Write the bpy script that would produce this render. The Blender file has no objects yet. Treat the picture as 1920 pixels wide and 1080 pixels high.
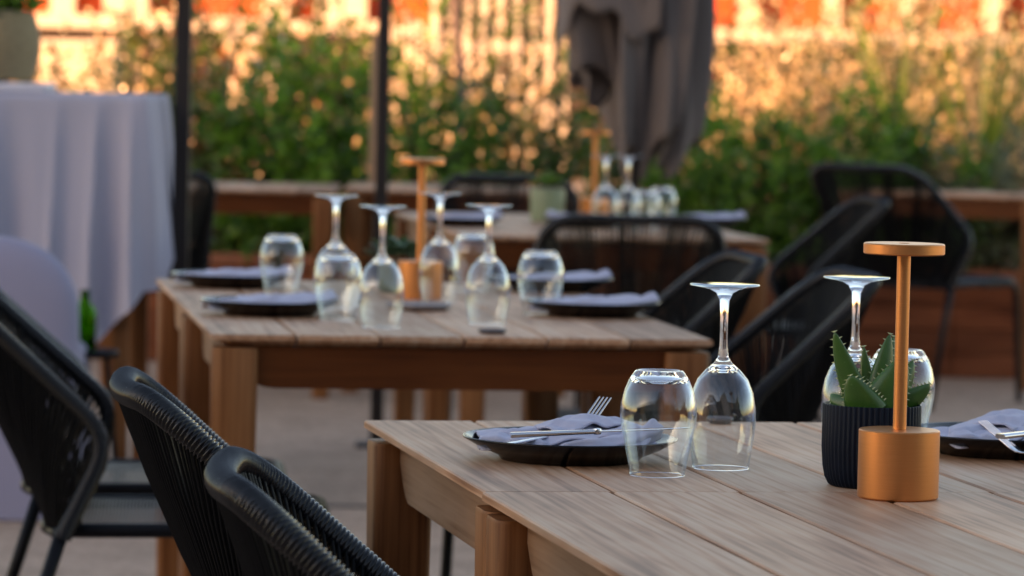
import bpy, math, random
from mathutils import Vector, Matrix, noise
PI = math.pi
SC = bpy.context.scene
COL = SC.collection

# ---------------------------------------------------------------- camera
F_PX, Y0, ROLL, CAM_Z = 7516.0, 131.9, 0.0214, 1.1945
_p = math.atan((540 - Y0) / F_PX)
CF = Vector((0, math.cos(_p), -math.sin(_p)))
_r0 = Vector((1, 0, 0)); _u0 = _r0.cross(CF)
CR = _r0 * math.cos(ROLL) + _u0 * math.sin(ROLL)
CU = -_r0 * math.sin(ROLL) + _u0 * math.cos(ROLL)
CAM = Vector((0, 0, CAM_Z))
cd = bpy.data.cameras.new('camera'); cam = bpy.data.objects.new('camera', cd); COL.objects.link(cam)
m = Matrix((CR, CU, -CF)).transposed().to_4x4(); m.translation = CAM
cam.matrix_world = m
cd.sensor_width = 36; cd.lens = F_PX / 1920 * 36; cd.clip_start = .1; cd.clip_end = 8000
cd.dof.use_dof = True; cd.dof.focus_distance = 4.30; cd.dof.aperture_fstop = 8.8
SC.camera = cam

def at(px, py, z=.75):
    "point of the horizontal plane z seen at that pixel of the photograph"
    d = CF * F_PX + CR * (px - 960) - CU * (py - 540)
    return CAM + d * ((z - CAM_Z) / d.z)
def at_y(px, py, y):
    d = CF * F_PX + CR * (px - 960) - CU * (py - 540)
    return CAM + d * (y / d.y)

# ---------------------------------------------------------------- light
SUN_AZ = Vector((-.75, -.66, 0)).normalized(); SUN_EL = math.radians(8)
world = bpy.data.worlds.new('World'); SC.world = world; world.use_nodes = True
wn = world.node_tree; wn.nodes.clear()
sky = wn.nodes.new('ShaderNodeTexSky'); sky.sky_type = 'NISHITA'; sky.sun_disc = False
sky.sun_elevation = SUN_EL; sky.sun_rotation = math.atan2(SUN_AZ.x, SUN_AZ.y)
sky.air_density = 1.0; sky.dust_density = .7; sky.ozone_density = 1.6; sky.altitude = 0
bg = wn.nodes.new('ShaderNodeBackground'); bg.inputs['Strength'].default_value = .15
wo = wn.nodes.new('ShaderNodeOutputWorld')
wn.links.new(sky.outputs[0], bg.inputs[0]); wn.links.new(bg.outputs[0], wo.inputs[0])
sl = bpy.data.lights.new('sun', 'SUN'); sl.energy = 5.0; sl.angle = math.radians(.6); sl.color = (1, .54, .27)
so = bpy.data.objects.new('sun', sl); COL.objects.link(so)
sd = Vector((SUN_AZ.x * math.cos(SUN_EL), SUN_AZ.y * math.cos(SUN_EL), math.sin(SUN_EL)))
so.rotation_euler = sd.to_track_quat('Z', 'Y').to_euler(); so.location = (-20, -10, 20)
SC.view_settings.view_transform = 'Standard'; SC.view_settings.look = 'None'
SC.view_settings.exposure = 1.85; SC.view_settings.use_white_balance = True; SC.view_settings.white_balance_temperature = 8350; SC.view_settings.white_balance_tint = 23; SC.view_settings.gamma = 1; SC.view_settings.use_curve_mapping = False
SC.render.engine = 'CYCLES'
SC.cycles.max_bounces = 14; SC.cycles.transmission_bounces = 12; SC.cycles.transparent_max_bounces = 12
SC.cycles.diffuse_bounces = 3; SC.cycles.glossy_bounces = 5; SC.cycles.sample_clamp_indirect = 6
SC.cycles.use_denoising = True; SC.cycles.blur_glossy = .6

# ---------------------------------------------------------------- materials
class NT:
    def __init__(s, name):
        s.m = bpy.data.materials.new(name); s.m.use_nodes = True; s.t = s.m.node_tree; s.t.nodes.clear()
        s.out = s.n('ShaderNodeOutputMaterial')
    def n(s, kind, **kw):
        x = s.t.nodes.new(kind)
        for k, v in kw.items():
            if hasattr(x, k) and not k[0].isupper(): setattr(x, k, v)
        return x
    def l(s, a, b): s.t.links.new(a, b)
    def val(s, sock, v):
        if isinstance(v, bpy.types.NodeSocket): s.l(v, sock)
        else: sock.default_value = v
    def coord(s, kind='Object'): return s.n('ShaderNodeTexCoord').outputs[kind]
    def mapping(s, vec, scale=(1, 1, 1), loc=(0, 0, 0), rot=(0, 0, 0)):
        x = s.n('ShaderNodeMapping'); s.l(vec, x.inputs[0]); x.inputs['Scale'].default_value = scale
        x.inputs['Location'].default_value = loc; x.inputs['Rotation'].default_value = rot; return x.outputs[0]
    def noise(s, vec, scale, detail=4, rough=.55, dist=0):
        x = s.n('ShaderNodeTexNoise'); s.l(vec, x.inputs['Vector']); x.inputs['Scale'].default_value = scale
        x.inputs['Detail'].default_value = detail; x.inputs['Roughness'].default_value = rough
        x.inputs['Distortion'].default_value = dist; return x.outputs['Fac']
    def ramp(s, fac, stops):
        x = s.n('ShaderNodeValToRGB'); s.l(fac, x.inputs[0]); e = x.color_ramp.elements
        while len(e) < len(stops): e.new(.5)
        for i, (p, c) in enumerate(stops):
            e[i].position = p; e[i].color = (c[0], c[1], c[2], 1) if not isinstance(c, (int, float)) else (c, c, c, 1)
        return x.outputs[0]
    def mix(s, fac, a, b, mode='MIX'):
        x = s.n('ShaderNodeMix'); x.data_type = 'RGBA'; x.blend_type = mode
        s.val(x.inputs['Factor'], fac)
        for q, v in ((6, a), (7, b)):
            if isinstance(v, bpy.types.NodeSocket): s.l(v, x.inputs[q])
            else: x.inputs[q].default_value = (*v, 1)
        return x.outputs[2]
    def math(s, op, a, b=0.0):
        x = s.n('ShaderNodeMath'); x.operation = op; s.val(x.inputs[0], a); s.val(x.inputs[1], b); return x.outputs[0]
    def bump(s, h, strength=.3, dist=.001):
        x = s.n('ShaderNodeBump'); s.l(h, x.inputs['Height']); x.inputs['Strength'].default_value = strength
        x.inputs['Distance'].default_value = dist; return x.outputs[0]
    def pbr(s, col, rough=.5, metal=0, normal=None, spec=.5, **kw):
        x = s.n('ShaderNodeBsdfPrincipled')
        if isinstance(col, bpy.types.NodeSocket): s.l(col, x.inputs['Base Color'])
        else: x.inputs['Base Color'].default_value = (*col, 1)
        s.val(x.inputs['Roughness'], rough); x.inputs['Metallic'].default_value = metal
        x.inputs['Specular IOR Level'].default_value = spec
        if normal: s.l(normal, x.inputs['Normal'])
        for k, v in kw.items(): s.val(x.inputs[k.replace('_', ' ')], v)
        return x.outputs[0]
    def done(s, sh): s.l(sh, s.out.inputs[0]); return s.m

def wood(name, dark, mid, pale, axis, rough=(.38, .6), ring=1.0, sp=.16):
    "teak: long stretched grain along the axis, cathedral figure, every board its own seed"
    t = NT(name)
    at_ = t.n('ShaderNodeAttribute'); at_.attribute_name = 'seed'
    sx = t.n('ShaderNodeSeparateXYZ'); t.l(t.coord(), sx.inputs[0])
    cb = t.n('ShaderNodeCombineXYZ')
    off = t.math('MULTIPLY', at_.outputs['Fac'], 37.0)
    for i, k in enumerate('XYZ'):
        t.l(t.math('ADD', sx.outputs[i], off), cb.inputs[i])
    sc = [13, 13, 13]; sc[axis] = .55
    v = t.mapping(cb.outputs[0], tuple(sc))
    warp = t.noise(v, 1.1, 3, .5)
    wv = t.n('ShaderNodeMath'); wv.operation = 'MULTIPLY'; t.l(warp, wv.inputs[0]); wv.inputs[1].default_value = 60 * ring
    fig = t.math('SINE', wv.outputs[0])
    lines = t.ramp(t.math('ADD', t.math('MULTIPLY', fig, .5), .5), [(.55, 0.0), (.92, 1.0)])
    sc2 = [150, 150, 150]; sc2[axis] = 3.2
    fine = t.noise(t.mapping(cb.outputs[0], tuple(sc2)), 1.0, 3, .6)
    sc3 = [5, 5, 5]; sc3[axis] = 1.6
    blot = t.noise(t.mapping(cb.outputs[0], tuple(sc3)), 1.0, 4, .6)
    fac = t.math('ADD', t.math('MULTIPLY', fine, .34), t.math('MULTIPLY', blot, .66))
    fac = t.math('ADD', fac, t.math('MULTIPLY', fig, .06))
    col = t.ramp(fac, [(.33, dark), (.50, mid), (.67, pale)])
    hs = t.n('ShaderNodeHueSaturation'); t.l(col, hs.inputs['Color'])
    wn_ = t.n('ShaderNodeTexWhiteNoise'); wn_.noise_dimensions = '1D'; t.l(off, wn_.inputs['W'])
    t.l(t.math('ADD', t.math('MULTIPLY', wn_.outputs[0], .42), .78), hs.inputs['Value'])
    hsc = t.mix(t.math('MULTIPLY', lines, .20), hs.outputs[0], tuple(.6 * x + .4 * y for x, y in zip(dark, mid)))
    pores = t.ramp(fine, [(.30, 0.0), (.42, 1.0)])
    col = t.mix(t.math('MULTIPLY', t.math('SUBTRACT', 1.0, pores), .30), hsc, dark)
    r = t.math('ADD', t.math('MULTIPLY', blot, rough[1] - rough[0]), rough[0])
    return t.done(t.pbr(col, r, normal=t.bump(fine, .16, .0005), spec=sp))

def cloth(name, col, wr=.002, weave=900):
    t = NT(name); c = t.coord()
    big = t.noise(c, 9, 4, .6); w = t.noise(c, weave, 2)
    cc = t.mix(t.math('MULTIPLY', big, .35), col, tuple(x * .86 for x in col))
    h = t.math('ADD', t.math('MULTIPLY', w, .1), t.noise(c, 34, 6, .68))
    return t.done(t.pbr(cc, .9, normal=t.bump(h, .35, wr), spec=.15, Sheen_Weight=.15))

def leafmat(name, a, b, trans=.45, rough=.38, c2=None):
    t = NT(name); at_ = t.n('ShaderNodeAttribute'); at_.attribute_name = 'seed'
    col = t.ramp(at_.outputs['Fac'], [(0, a), (.8, b), (1, c2 or b)])
    d = t.pbr(col, rough, spec=.5)
    tr = t.n('ShaderNodeBsdfTranslucent'); t.l(t.mix(1.0, col, (1.25, 1.3, .7), 'MULTIPLY'), tr.inputs[0])
    ms = t.n('ShaderNodeMixShader'); ms.inputs[0].default_value = trans
    t.l(d, ms.inputs[1]); t.l(tr.outputs[0], ms.inputs[2]); return t.done(ms.outputs[0])

def simple(name, col, rough=.5, metal=0, nscale=40, amt=.15, bump=.1, bd=.001, spec=.5, **kw):
    t = NT(name); c = t.coord(); f = t.noise(c, nscale, 5, .6)
    cc = t.mix(f, tuple(x * (1 - amt) for x in col), tuple(min(1, x * (1 + amt)) for x in col))
    rr = t.math('ADD', t.math('MULTIPLY', t.noise(c, nscale * .4, 3), .16), rough - .08)
    return t.done(t.pbr(cc, rr, metal, t.bump(f, bump, bd), spec, **kw))

M = {}
M['top'] = wood('weathered_teak', (.20, .085, .042), (.46, .242, .142), (.61, .415, .295), 1, (.42, .62), 1.0, .28)
M['frame_x_shaded'] = wood('oiled_teak_x_shaded', (.045, .010, .002), (.095, .024, .005), (.13, .038, .009), 0, (.42, .6), .6)  # shade on the camera-facing aprons put into darker teak tones
M['frame_y_lit'] = wood('oiled_teak_y_lit', (.17, .075, .038), (.33, .18, .105), (.45, .27, .175), 1, (.42, .6), .6)  # paler copy of the apron teak, side light put into the colour
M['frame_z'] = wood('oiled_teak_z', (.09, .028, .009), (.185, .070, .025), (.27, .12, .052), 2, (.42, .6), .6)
M['rope'] = simple('black_cord', (.004, .0045, .006), .45, nscale=160, amt=.3, bump=.3, bd=.0006, spec=.12)
M['rope_dull'] = simple('black_cord_wrap', (.006, .0065, .009), .24, nscale=120, amt=.3, bump=.05, bd=.0002, spec=.34)
M['seat_cord_skylit'] = simple('seat_cord_skylit', (.06, .06, .072), .36, nscale=160, amt=.3, bump=.2, bd=.0004, spec=.5)  # sky light on the upward seat put into a paler cord colour
M['black_metal'] = simple('black_powder_coat', (.005, .0055, .008), .4, nscale=300, bump=.1, bd=.0003, spec=.12)
M['plate'] = simple('black_stoneware', (.004, .005, .008), .20, nscale=90, amt=.2, bump=.05, bd=.0004, spec=.3)
M['napkin'] = cloth('lavender_linen', (.42, .44, .57), .004)
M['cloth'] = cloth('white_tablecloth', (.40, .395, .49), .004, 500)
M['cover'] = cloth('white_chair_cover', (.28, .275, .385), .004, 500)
M['canopy'] = cloth('taupe_canvas', (.160, .132, .126), .006, 300)
M['steel'] = simple('polished_steel', (.62, .62, .66), .16, 1.0, nscale=60, amt=.05, bump=.03, bd=.0002)
M['navy_pot'] = simple('navy_ceramic', (.003, .007, .016), .5, nscale=60, amt=.3, bump=.15, bd=.0004, spec=.12)
M['green_pot'] = simple('sage_ceramic', (.20, .25, .14), .5, nscale=20)
M['grey_pot'] = simple('dark_green_ceramic', (.08, .12, .09), .5, nscale=20)
M['soil'] = simple('potting_soil', (.03, .02, .014), .95, nscale=200, amt=.5, bump=.9, bd=.004)
M['aloe_teeth'] = simple('aloe_teeth', (.45, .52, .30), .5)
M['stone'] = simple('grey_stone', (.10, .09, .10), .6, nscale=60)
M['tile'] = simple('clay_coaster', (.22, .19, .19), .6, nscale=60)
M['planter'] = wood('red_stained_planter', (.07, .018, .008), (.17, .050, .022), (.26, .085, .04), 0, (.55, .75))
M['planter_lip'] = simple('rusty_planter_lip', (.26, .085, .04), .65, nscale=9, amt=.3)
M['wicker'] = simple('grey_wicker', (.33, .25, .14), .8, nscale=80, amt=.4, bump=.8, bd=.006)
M['tray'] = simple('pale_tray', (.55, .55, .62), .5)
M['post'] = simple('dark_bronze_post', (.010, .005, .005), .5, nscale=30)
M['pale_post'] = simple('pale_timber_stake', (.30, .19, .12), .6)
M['bark'] = simple('grey_bark', (.13, .10, .10), .85, nscale=30, amt=.4, bump=.8, bd=.01)
M['stem'] = simple('woody_stem', (.07, .05, .03), .85, nscale=60, amt=.4)
M['leaf_a'] = leafmat('hedge_leaf', (.018, .065, .010), (.12, .27, .032), .4)
M['leaf_b'] = leafmat('bush_leaf', (.016, .045, .014), (.075, .15, .028), .35, .3, (.30, .08, .03))
M['leaf_c'] = leafmat('silver_leaf', (.035, .055, .035), (.10, .13, .09), .3)
M['succulent'] = leafmat('succulent_leaf', (.03, .07, .05), (.09, .17, .10), .1, .4)
M['herb'] = leafmat('herb_leaf', (.06, .14, .02), (.16, .30, .05), .35, .4)
M['plume'] = leafmat('grass_plume', (.14, .08, .04), (.95, .74, .50), .3, .2)
M['gold'] = leafmat('sun_glint_flake', (.30, .17, .10), (.90, .66, .46), .25, .16)  # bright sun put into a very pale leaf tone
M['blade'] = leafmat('grass_blade', (.05, .07, .015), (.14, .13, .04), .45, .45)
M['reed'] = leafmat('reed_blade', (.03, .08, .015), (.10, .20, .03), .4, .4)
M['red_wall'] = simple('orange_red_paint', (.50, .075, .022), .6, nscale=3, amt=.12)
M['white_post'] = simple('white_paint', (.62, .55, .46), .5, nscale=12, amt=.06)
M['cream'] = simple('cream_render', (.60, .50, .38), .85, nscale=3, amt=.1, bump=.2, bd=.01)
M['plinth'] = simple('brown_plinth', (.03, .02, .014), .9, nscale=1.2, amt=.6)
M['mauve'] = simple('mauve_panel', (.28, .20, .18), .8, nscale=3)  # even mauve tone of the roof slab
M['window'] = simple('dark_glazing', (.03, .035, .045), .12)
M['render'] = simple('grey_render', (.11, .095, .085), .85, nscale=2, amt=.15, bump=.3, bd=.01)
M['bottle'] = None

def glassmat(name, col=(1, 1, 1), rough=0.0, ior=1.5):
    t = NT(name); g = t.n('ShaderNodeBsdfGlass'); g.inputs['Color'].default_value = (*col, 1)
    g.inputs['Roughness'].default_value = rough; g.inputs['IOR'].default_value = ior
    return t.done(g.outputs[0])
M['glass'] = glassmat('clear_glass', (.985, .99, 1))
def thinglass():
    t = NT('thin_glass'); tr = t.n('ShaderNodeBsdfTransparent'); lw = t.n('ShaderNodeLayerWeight'); lw.inputs['Blend'].default_value = .5
    tr.inputs[0].default_value = (.985, .99, .99, 1); f5 = t.math('POWER', lw.outputs['Facing'], 3.0); fr = t.math('ADD', t.math('MULTIPLY', f5, .88), .04)
    g = t.n('ShaderNodeBsdfGlossy'); g.inputs['Roughness'].default_value = 0.0; g.inputs['Color'].default_value = (.80, .90, 1, 1)
    ms = t.n('ShaderNodeMixShader'); t.l(fr, ms.inputs[0]); t.l(tr.outputs[0], ms.inputs[1]); t.l(g.outputs[0], ms.inputs[2])
    return t.done(ms.outputs[0])
M['thin'] = thinglass()
M['bottle'] = glassmat('green_bottle_glass', (.30, .70, .10))

def copper():
    t = NT('brushed_copper'); c = t.coord()
    f = t.noise(t.mapping(c, (30, 30, 900)), 1.0, 3)
    s = t.noise(c, 420, 2)
    col = t.mix(f, (.62, .235, .080), (.72, .30, .115))
    return t.done(t.pbr(col, t.math('ADD', t.math('MULTIPLY', s, .12), .32), .9, t.bump(t.math('ADD', f, s), .12, .0003)))
M['copper'] = copper()

def aloe():
    t = NT('aloe_flesh'); c = t.coord(); f = t.noise(c, 60, 4); sp = t.noise(c, 330, 2)
    col = t.mix(f, (.016, .062, .010), (.042, .135, .020))
    col = t.mix(t.ramp(sp, [(.66, 0.0), (.72, .5)]), col, (.12, .2, .09))
    return t.done(t.pbr(col, .33, normal=t.bump(f, .2, .002), Subsurface_Weight=.0))
M['aloe'] = aloe()

def terrace():
    t = NT('gravel_terrace'); c = t.coord()
    v = t.n('ShaderNodeTexVoronoi'); t.l(c, v.inputs['Vector']); v.inputs['Scale'].default_value = 70
    big = t.noise(c, 1.1, 5, .6); f = t.noise(c, 25, 4)
    col = t.mix(v.outputs['Color'], (.30, .19, .135), (.64, .44, .33))
    col = t.mix(t.math('MULTIPLY', f, .5), col, (.42, .285, .21)); f2 = t.noise(c, 5, 5, .7); col = t.mix(t.ramp(f2, [(.45, 0.0), (.62, .45)]), col, (.24, .155, .11))
    col = t.mix(t.ramp(big, [(.4, 0.0), (.7, .4)]), col, (.26, .175, .13))
    return t.done(t.pbr(col, .85, normal=t.bump(v.outputs['Distance'], .5, .006)))
M['terrace'] = terrace()
M['paving'] = simple('pale_paving', (.52, .43, .34), .85, nscale=1.5, amt=.2, bump=.2, bd=.01)
M['hill'] = simple('rocky_hillside', (.16, .13, .12), .95, nscale=.01, amt=.5, bump=1, bd=20)
M['greenhill'] = simple('scrub_slope', (.05, .08, .025), .95, nscale=.3, amt=.6, bump=1, bd=.4)

# ---------------------------------------------------------------- mesh helpers
class MB:
    def __init__(s): s.v = []; s.f = []; s.seed = []; s.cur = 0.0
    def add(s, vs, fs):
        b = len(s.v); s.v += [tuple(x) for x in vs]; s.f += [tuple(b + i for i in f) for f in fs]
        s.seed += [s.cur] * len(fs); return s
    def build(s, name, mat, parent=None, smooth=True, loc=None, bevel=0, angle=None):
        me = bpy.data.meshes.new(name); me.from_pydata(s.v, [], s.f)
        a = me.attributes.new('seed', 'FLOAT', 'FACE'); a.data.foreach_set('value', s.seed)
        me.materials.append(mat)
        if smooth: me.polygons.foreach_set('use_smooth', [True] * len(me.polygons))
        me.update()
        o = bpy.data.objects.new(name, me); COL.objects.link(o)
        if parent: o.parent = parent
        if loc is not None: o.location = loc
        if bevel:
            b = o.modifiers.new('bevel', 'BEVEL'); b.width = bevel; b.segments = 2; b.limit_method = 'ANGLE'
        if smooth and angle:
            try: me.set_sharp_from_angle(angle=math.radians(angle))
            except Exception: pass
        return o
    def box(s, x0, x1, y0, y1, z0, z1):
        v = [(x, y, z) for z in (z0, z1) for y in (y0, y1) for x in (x0, x1)]
        return s.add(v, [(0, 2, 3, 1), (4, 5, 7, 6), (0, 1, 5, 4), (2, 6, 7, 3), (0, 4, 6, 2), (1, 3, 7, 5)])
    def lathe(s, prof, n=40, c=(0, 0, 0), closed=False, mod=None):
        vs = []; fs = []; k = len(prof)
        for i in range(n):
            a = 2 * PI * i / n; ca, sa = math.cos(a), math.sin(a)
            for j, (r, z) in enumerate(prof):
                q = r * (mod(a, j) if mod else 1)
                vs.append((c[0] + q * ca, c[1] + q * sa, c[2] + z))
        m_ = k if closed else k - 1
        for i in range(n):
            for j in range(m_):
                a0, a1 = i * k + j, i * k + (j + 1) % k; b0, b1 = ((i + 1) % n) * k + j, ((i + 1) % n) * k + (j + 1) % k
                fs.append((a0, b0, b1, a1))
        return s.add(vs, fs)
    def tube(s, pts, rad, n=8, cap=True, up=None):
        pts = [Vector(p) for p in pts]; L = len(pts); vs = []; fs = []
        rad = rad if callable(rad) else ((lambda r: (lambda i: r))(rad) if not isinstance(rad, (list, tuple)) else (lambda i, q=rad: q[i]))
        nrm = None
        for i, p in enumerate(pts):
            t = (pts[min(i + 1, L - 1)] - pts[max(i - 1, 0)]).normalized()
            if nrm is None:
                nrm = t.orthogonal().normalized()
            nrm = (nrm - t * nrm.dot(t)).normalized(); bn = t.cross(nrm)
            for k in range(n):
                a = 2 * PI * k / n
                vs.append(p + (nrm * math.cos(a) + bn * math.sin(a)) * rad(i))
        for i in range(L - 1):
            for k in range(n):
                fs.append((i * n + k, i * n + (k + 1) % n, (i + 1) * n + (k + 1) % n, (i + 1) * n + k))
        if cap: fs += [tuple(range(n))[::-1], tuple((L - 1) * n + k for k in range(n))]
        return s.add(vs, fs)

def bezier_path(pts, rads, step=.01):
    "poly-line with rounded corners (quadratic fillets), resampled evenly"
    P = [Vector(p) for p in pts]; out = [P[0]]
    for i in range(1, len(P) - 1):
        r = rads[i]; a = (P[i - 1] - P[i]); b = (P[i + 1] - P[i])
        ra = min(r, a.length * .49); rb = min(r, b.length * .49)
        s0 = P[i] + a.normalized() * ra; s1 = P[i] + b.normalized() * rb
        for k in range(13):
            t = k / 12; out.append(s0 * (1 - t) ** 2 + P[i] * 2 * t * (1 - t) + s1 * t * t)
    out.append(P[-1])
    return resample(out, step)
def resample(P, step):
    L = [0]
    for a, b in zip(P, P[1:]): L.append(L[-1] + (b - a).length)
    n = max(2, int(round(L[-1] / step))); out = []; j = 0
    for i in range(n + 1):
        d = L[-1] * i / n
        while j < len(L) - 2 and L[j + 1] < d: j += 1
        t = (d - L[j]) / max(1e-9, L[j + 1] - L[j]); out.append(P[j].lerp(P[j + 1], min(1, t)))
    return out

def empty(name, loc, rz=0):
    o = bpy.data.objects.new(name, None); COL.objects.link(o); o.location = loc; o.rotation_euler = (0, 0, rz)
    o.empty_display_size = .1; return o
def tag(o, label=None, cat=None, group=None, kind=None):
    if label: o['label'] = label
    if cat: o['category'] = cat
    if group: o['group'] = group
    if kind: o['kind'] = kind
    return o
def copy_tree(o, parent=None):
    c = o.copy(); COL.objects.link(c); c.parent = parent
    for ch in list(KIDS.get(o.name, [])): copy_tree(ch, c)
    return c
KIDS = {}
def index_kids(root):
    KIDS[root.name] = [x for x in bpy.data.objects if x.parent == root]
    for k in KIDS[root.name]: index_kids(k)
def instances(proto, spots, group):
    "first spot moves the prototype itself; the others are copies of it and all its parts"
    index_kids(proto); out = []
    for i, (loc, rz, label) in enumerate(spots):
        c = proto if i == 0 else copy_tree(proto)
        c.location = loc; c.rotation_euler = (0, 0, rz); c['label'] = label; c['group'] = group; out.append(c)
    return out

# ================================================================= SETTING
g = MB(); N = 1
g.box(-40, 40, -40, 17.6, -.3, 0); tag(g.build('terrace', M['terrace'], smooth=False), kind='structure')
g = MB(); g.box(-900, 900, 17.6, 2500, -.3, -.004); tag(g.build('pavement', M['paving'], smooth=False), kind='structure')
g = MB(); g.add([(-4000, -4000, -.31), (4000, -4000, -.31), (4000, 4000, -.31), (-4000, 4000, -.31)], [(0, 1, 2, 3)])
tag(g.build('ground', M['paving'], smooth=False), kind='structure')

# the mountain and scrub slope that stand behind the camera (they show in the wine glasses)
def ridge(name, y0, depth, xs, hfun, nx, ny, mat):
    vs = []; fs = []
    for j in range(ny + 1):
        v = j / ny
        for i in range(nx + 1):
            x = xs[0] + (xs[1] - xs[0]) * i / nx
            prof = math.sin(PI * v) ** .8
            h = hfun(x) * prof
            h += noise.fractal(Vector((x * .012, v * 6, 3)), 1, 2, 5) * hfun(x) * .16 * prof
            vs.append((x, y0 - depth * (1 - v), max(h, 0) - .5))
    for j in range(ny):
        for i in range(nx):
            a = j * (nx + 1) + i; fs.append((a, a + 1, a + nx + 2, a + nx + 1))
    m_ = MB(); m_.add(vs, fs); return tag(m_.build(name, mat), kind='structure')
def mh(x):
    return 160 + 760 * math.exp(-((x - 60) / 330) ** 2) + 120 * math.exp(-((x + 450) / 260) ** 2) + 90 * math.exp(-((x - 700) / 300) ** 2)
ridge('mountain', -900, 900, (-1800, 1800), mh, 140, 26, M['hill'])
ridge('hill', -60, 40, (-200, 200), lambda x: 15 + 5 * math.sin(x * .05 + 1), 90, 12, M['greenhill'])

# unseen block added behind the camera so its shade covers the terrace
b = empty('shade_building', (0, -14, 0))
tag(b, 'long plain block added behind the terrace to shade it, seen only as reflections in the glasses', 'building')
HB = 7.7
w = MB(); w.box(-60, 22, -9, 0, 0, HB - .2); w.build('wall', M['render'], b, smooth=False)
w = MB(); w.box(-60.3, 22.3, -9.3, .3, HB - .2, HB); w.build('roof', M['mauve'], b, smooth=False)
for fl in range(2):
    for k in range(9):
        x = -24 + k * 5.0
        fr = MB(); fr.box(x, x + 3.0, 0.002, .06, .4 + fl * 3.5, 2.7 + fl * 3.5); fo = fr.build('window', M['white_post'], b, smooth=False)
        pn = MB(); pn.box(x + .1, x + 2.9, .03, .064, .5 + fl * 3.5, 2.6 + fl * 3.5); pn.build('pane', M['window'], fo, smooth=False)

# thin dark strip across the terrace
q = at(640, 950, 0)
g = MB(); g.box(-1.3, .1, -.012, .012, 0, .004); d_ = g.build('floor_strip', M['black_metal'], smooth=False)
d_.location = (q.x, q.y, 0); tag(d_, kind='structure')

# ---- far sunlit things beyond the planting
kiosk = empty('kiosk', (0, 44, 0)); tag(kiosk, 'orange red kiosk wall with white posts glowing in low sun beyond the hedge', 'building')
g = MB(); g.box(-8, 12, .0, 3, 0, 1.56); g.build('plinth', M['plinth'], kiosk, smooth=False)
g = MB(); g.box(-8, 12, .25, 3, 1.66, 2.35); g.build('wall', M['red_wall'], kiosk, smooth=False)
g = MB(); g.box(-8.3, 12.3, -.4, 3.2, 2.35, 2.45); g.build('roof', M['white_post'], kiosk, smooth=False)
g = MB(); g.box(-8.1, 12.1, -.12, .24, 1.56, 1.70); g.build('ledge', M['white_post'], kiosk, smooth=False)
for px in (117, 217, 262, 517, 615, 665, 835, 905, 960, 1060, 1230, 1400, 1560, 1700, 1860):
    x = at_y(px, 40, 44).x; g = MB(); wd = .13 if px % 2 else .085
    g.box(x - wd, x + wd, -.05, .2, 1.70, 2.35); g.build('post', M['white_post'], kiosk, smooth=False)

tr = empty('trellis', (0, 27, 0)); tag(tr, 'white slatted screen standing in sun behind the small bare tree', 'screen')
for k in range(9):
    x = at_y(815 + k * 30.5, 90, 27).x; g = MB(); g.box(x - .026, x + .026, 0, .03, .1, 2.1); g.build('slat', M['white_post'], tr, smooth=False)
xa, xb = at_y(806, 90, 27).x, at_y(1066, 90, 27).x
for z in (.42, .92, 1.36, 2.0):
    g = MB(); g.box(xa, xb, .031, .06, z - .03, z + .03); g.build('rail', M['white_post'], tr, smooth=False)
g = MB(); g.box(xa, xb, .5, .56, 0, 2.1); g.build('panel', M['plinth'], tr, smooth=False)

def bright_wall(px0, px1, y, z0, z1, label, mat, name='bright_patch_wall'):  # pale walls added to make bright sunlit patches behind the foliage
    a, c = at_y(px0, 100, y).x, at_y(px1, 100, y).x
    r = empty(name, ((a + c) / 2, y, 0)); tag(r, label, 'wall'); hw = (c - a) / 2
    g = MB(); g.box(-hw, hw, 0, .3, z0, z1); g.build('wall', mat, r, smooth=False, bevel=.01)
    g = MB(); g.box(-hw - .03, hw + .03, -.03, .33, z1, z1 + .05); g.build('coping', M['white_post'], r, smooth=False, bevel=.01)
bright_wall(75, 215, 30, 0, 1.30, 'pale wall added as a sunlit bright patch behind the wicker basket', M['cream'])
bright_wall(432, 518, 24, 0, 1.32, 'small pale wall added as a glaring bright patch between the two dark posts', M['cream'])
bright_wall(690, 830, 30, 0, 1.40, 'pale wall added as a glowing bright patch beside the slimmer dark post', M['cream'])

# ---- planters
rnd = random.Random(5)
def planter(xc, hw, y, h, label):
    r = empty('planter_box', (xc, y, 0)); tag(r, label, 'planter', 'rusty planter boxes along the terrace edge')
    g = MB(); g.box(-hw + .01, hw - .01, -.308, .308, 0.002, h - .052); nb = 4
    for q in range(nb):
        z0, z1 = (h - .055) * q / nb + .004, (h - .055) * (q + 1) / nb; g.cur = rnd.random()
        for (xa_, xb_) in ((-hw, -hw * .34), (-hw * .34 + .005, hw * .33), (hw * .33 + .005, hw)):
            g.box(xa_, xb_, -.33, -.309, z0, z1); g.box(xa_, xb_, .309, .33, z0, z1)
    g.build('body', M['planter'], r, smooth=False, bevel=.003)
    g = MB(); t = .045
    g.box(-hw - .012, hw + .012, -.335, -.335 + t, h - .05, h); g.box(-hw - .012, hw + .012, .335 - t, .335, h - .05, h)
    g.box(-hw - .012, -hw + t, -.335 + t, .335 - t, h - .05, h); g.box(hw - t, hw + .012, -.335 + t, .335 - t, h - .05, h)
    g.build('rim', M['planter_lip'], r, smooth=False, bevel=.006)
    g = MB(); g.box(-hw + t, hw - t, -.29, .29, h - .05, h - .03); g.build('soil', M['soil'], r, smooth=False)
planter(-1.95, .98, 16.35, .44, 'rusty planter box behind the white clothed tables')
planter(.08, .98, 16.35, .44, 'rusty planter box behind the closed parasol')
planter(2.10, .98, 16.35, .44, 'rusty planter box behind the empty cord chair')

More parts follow.
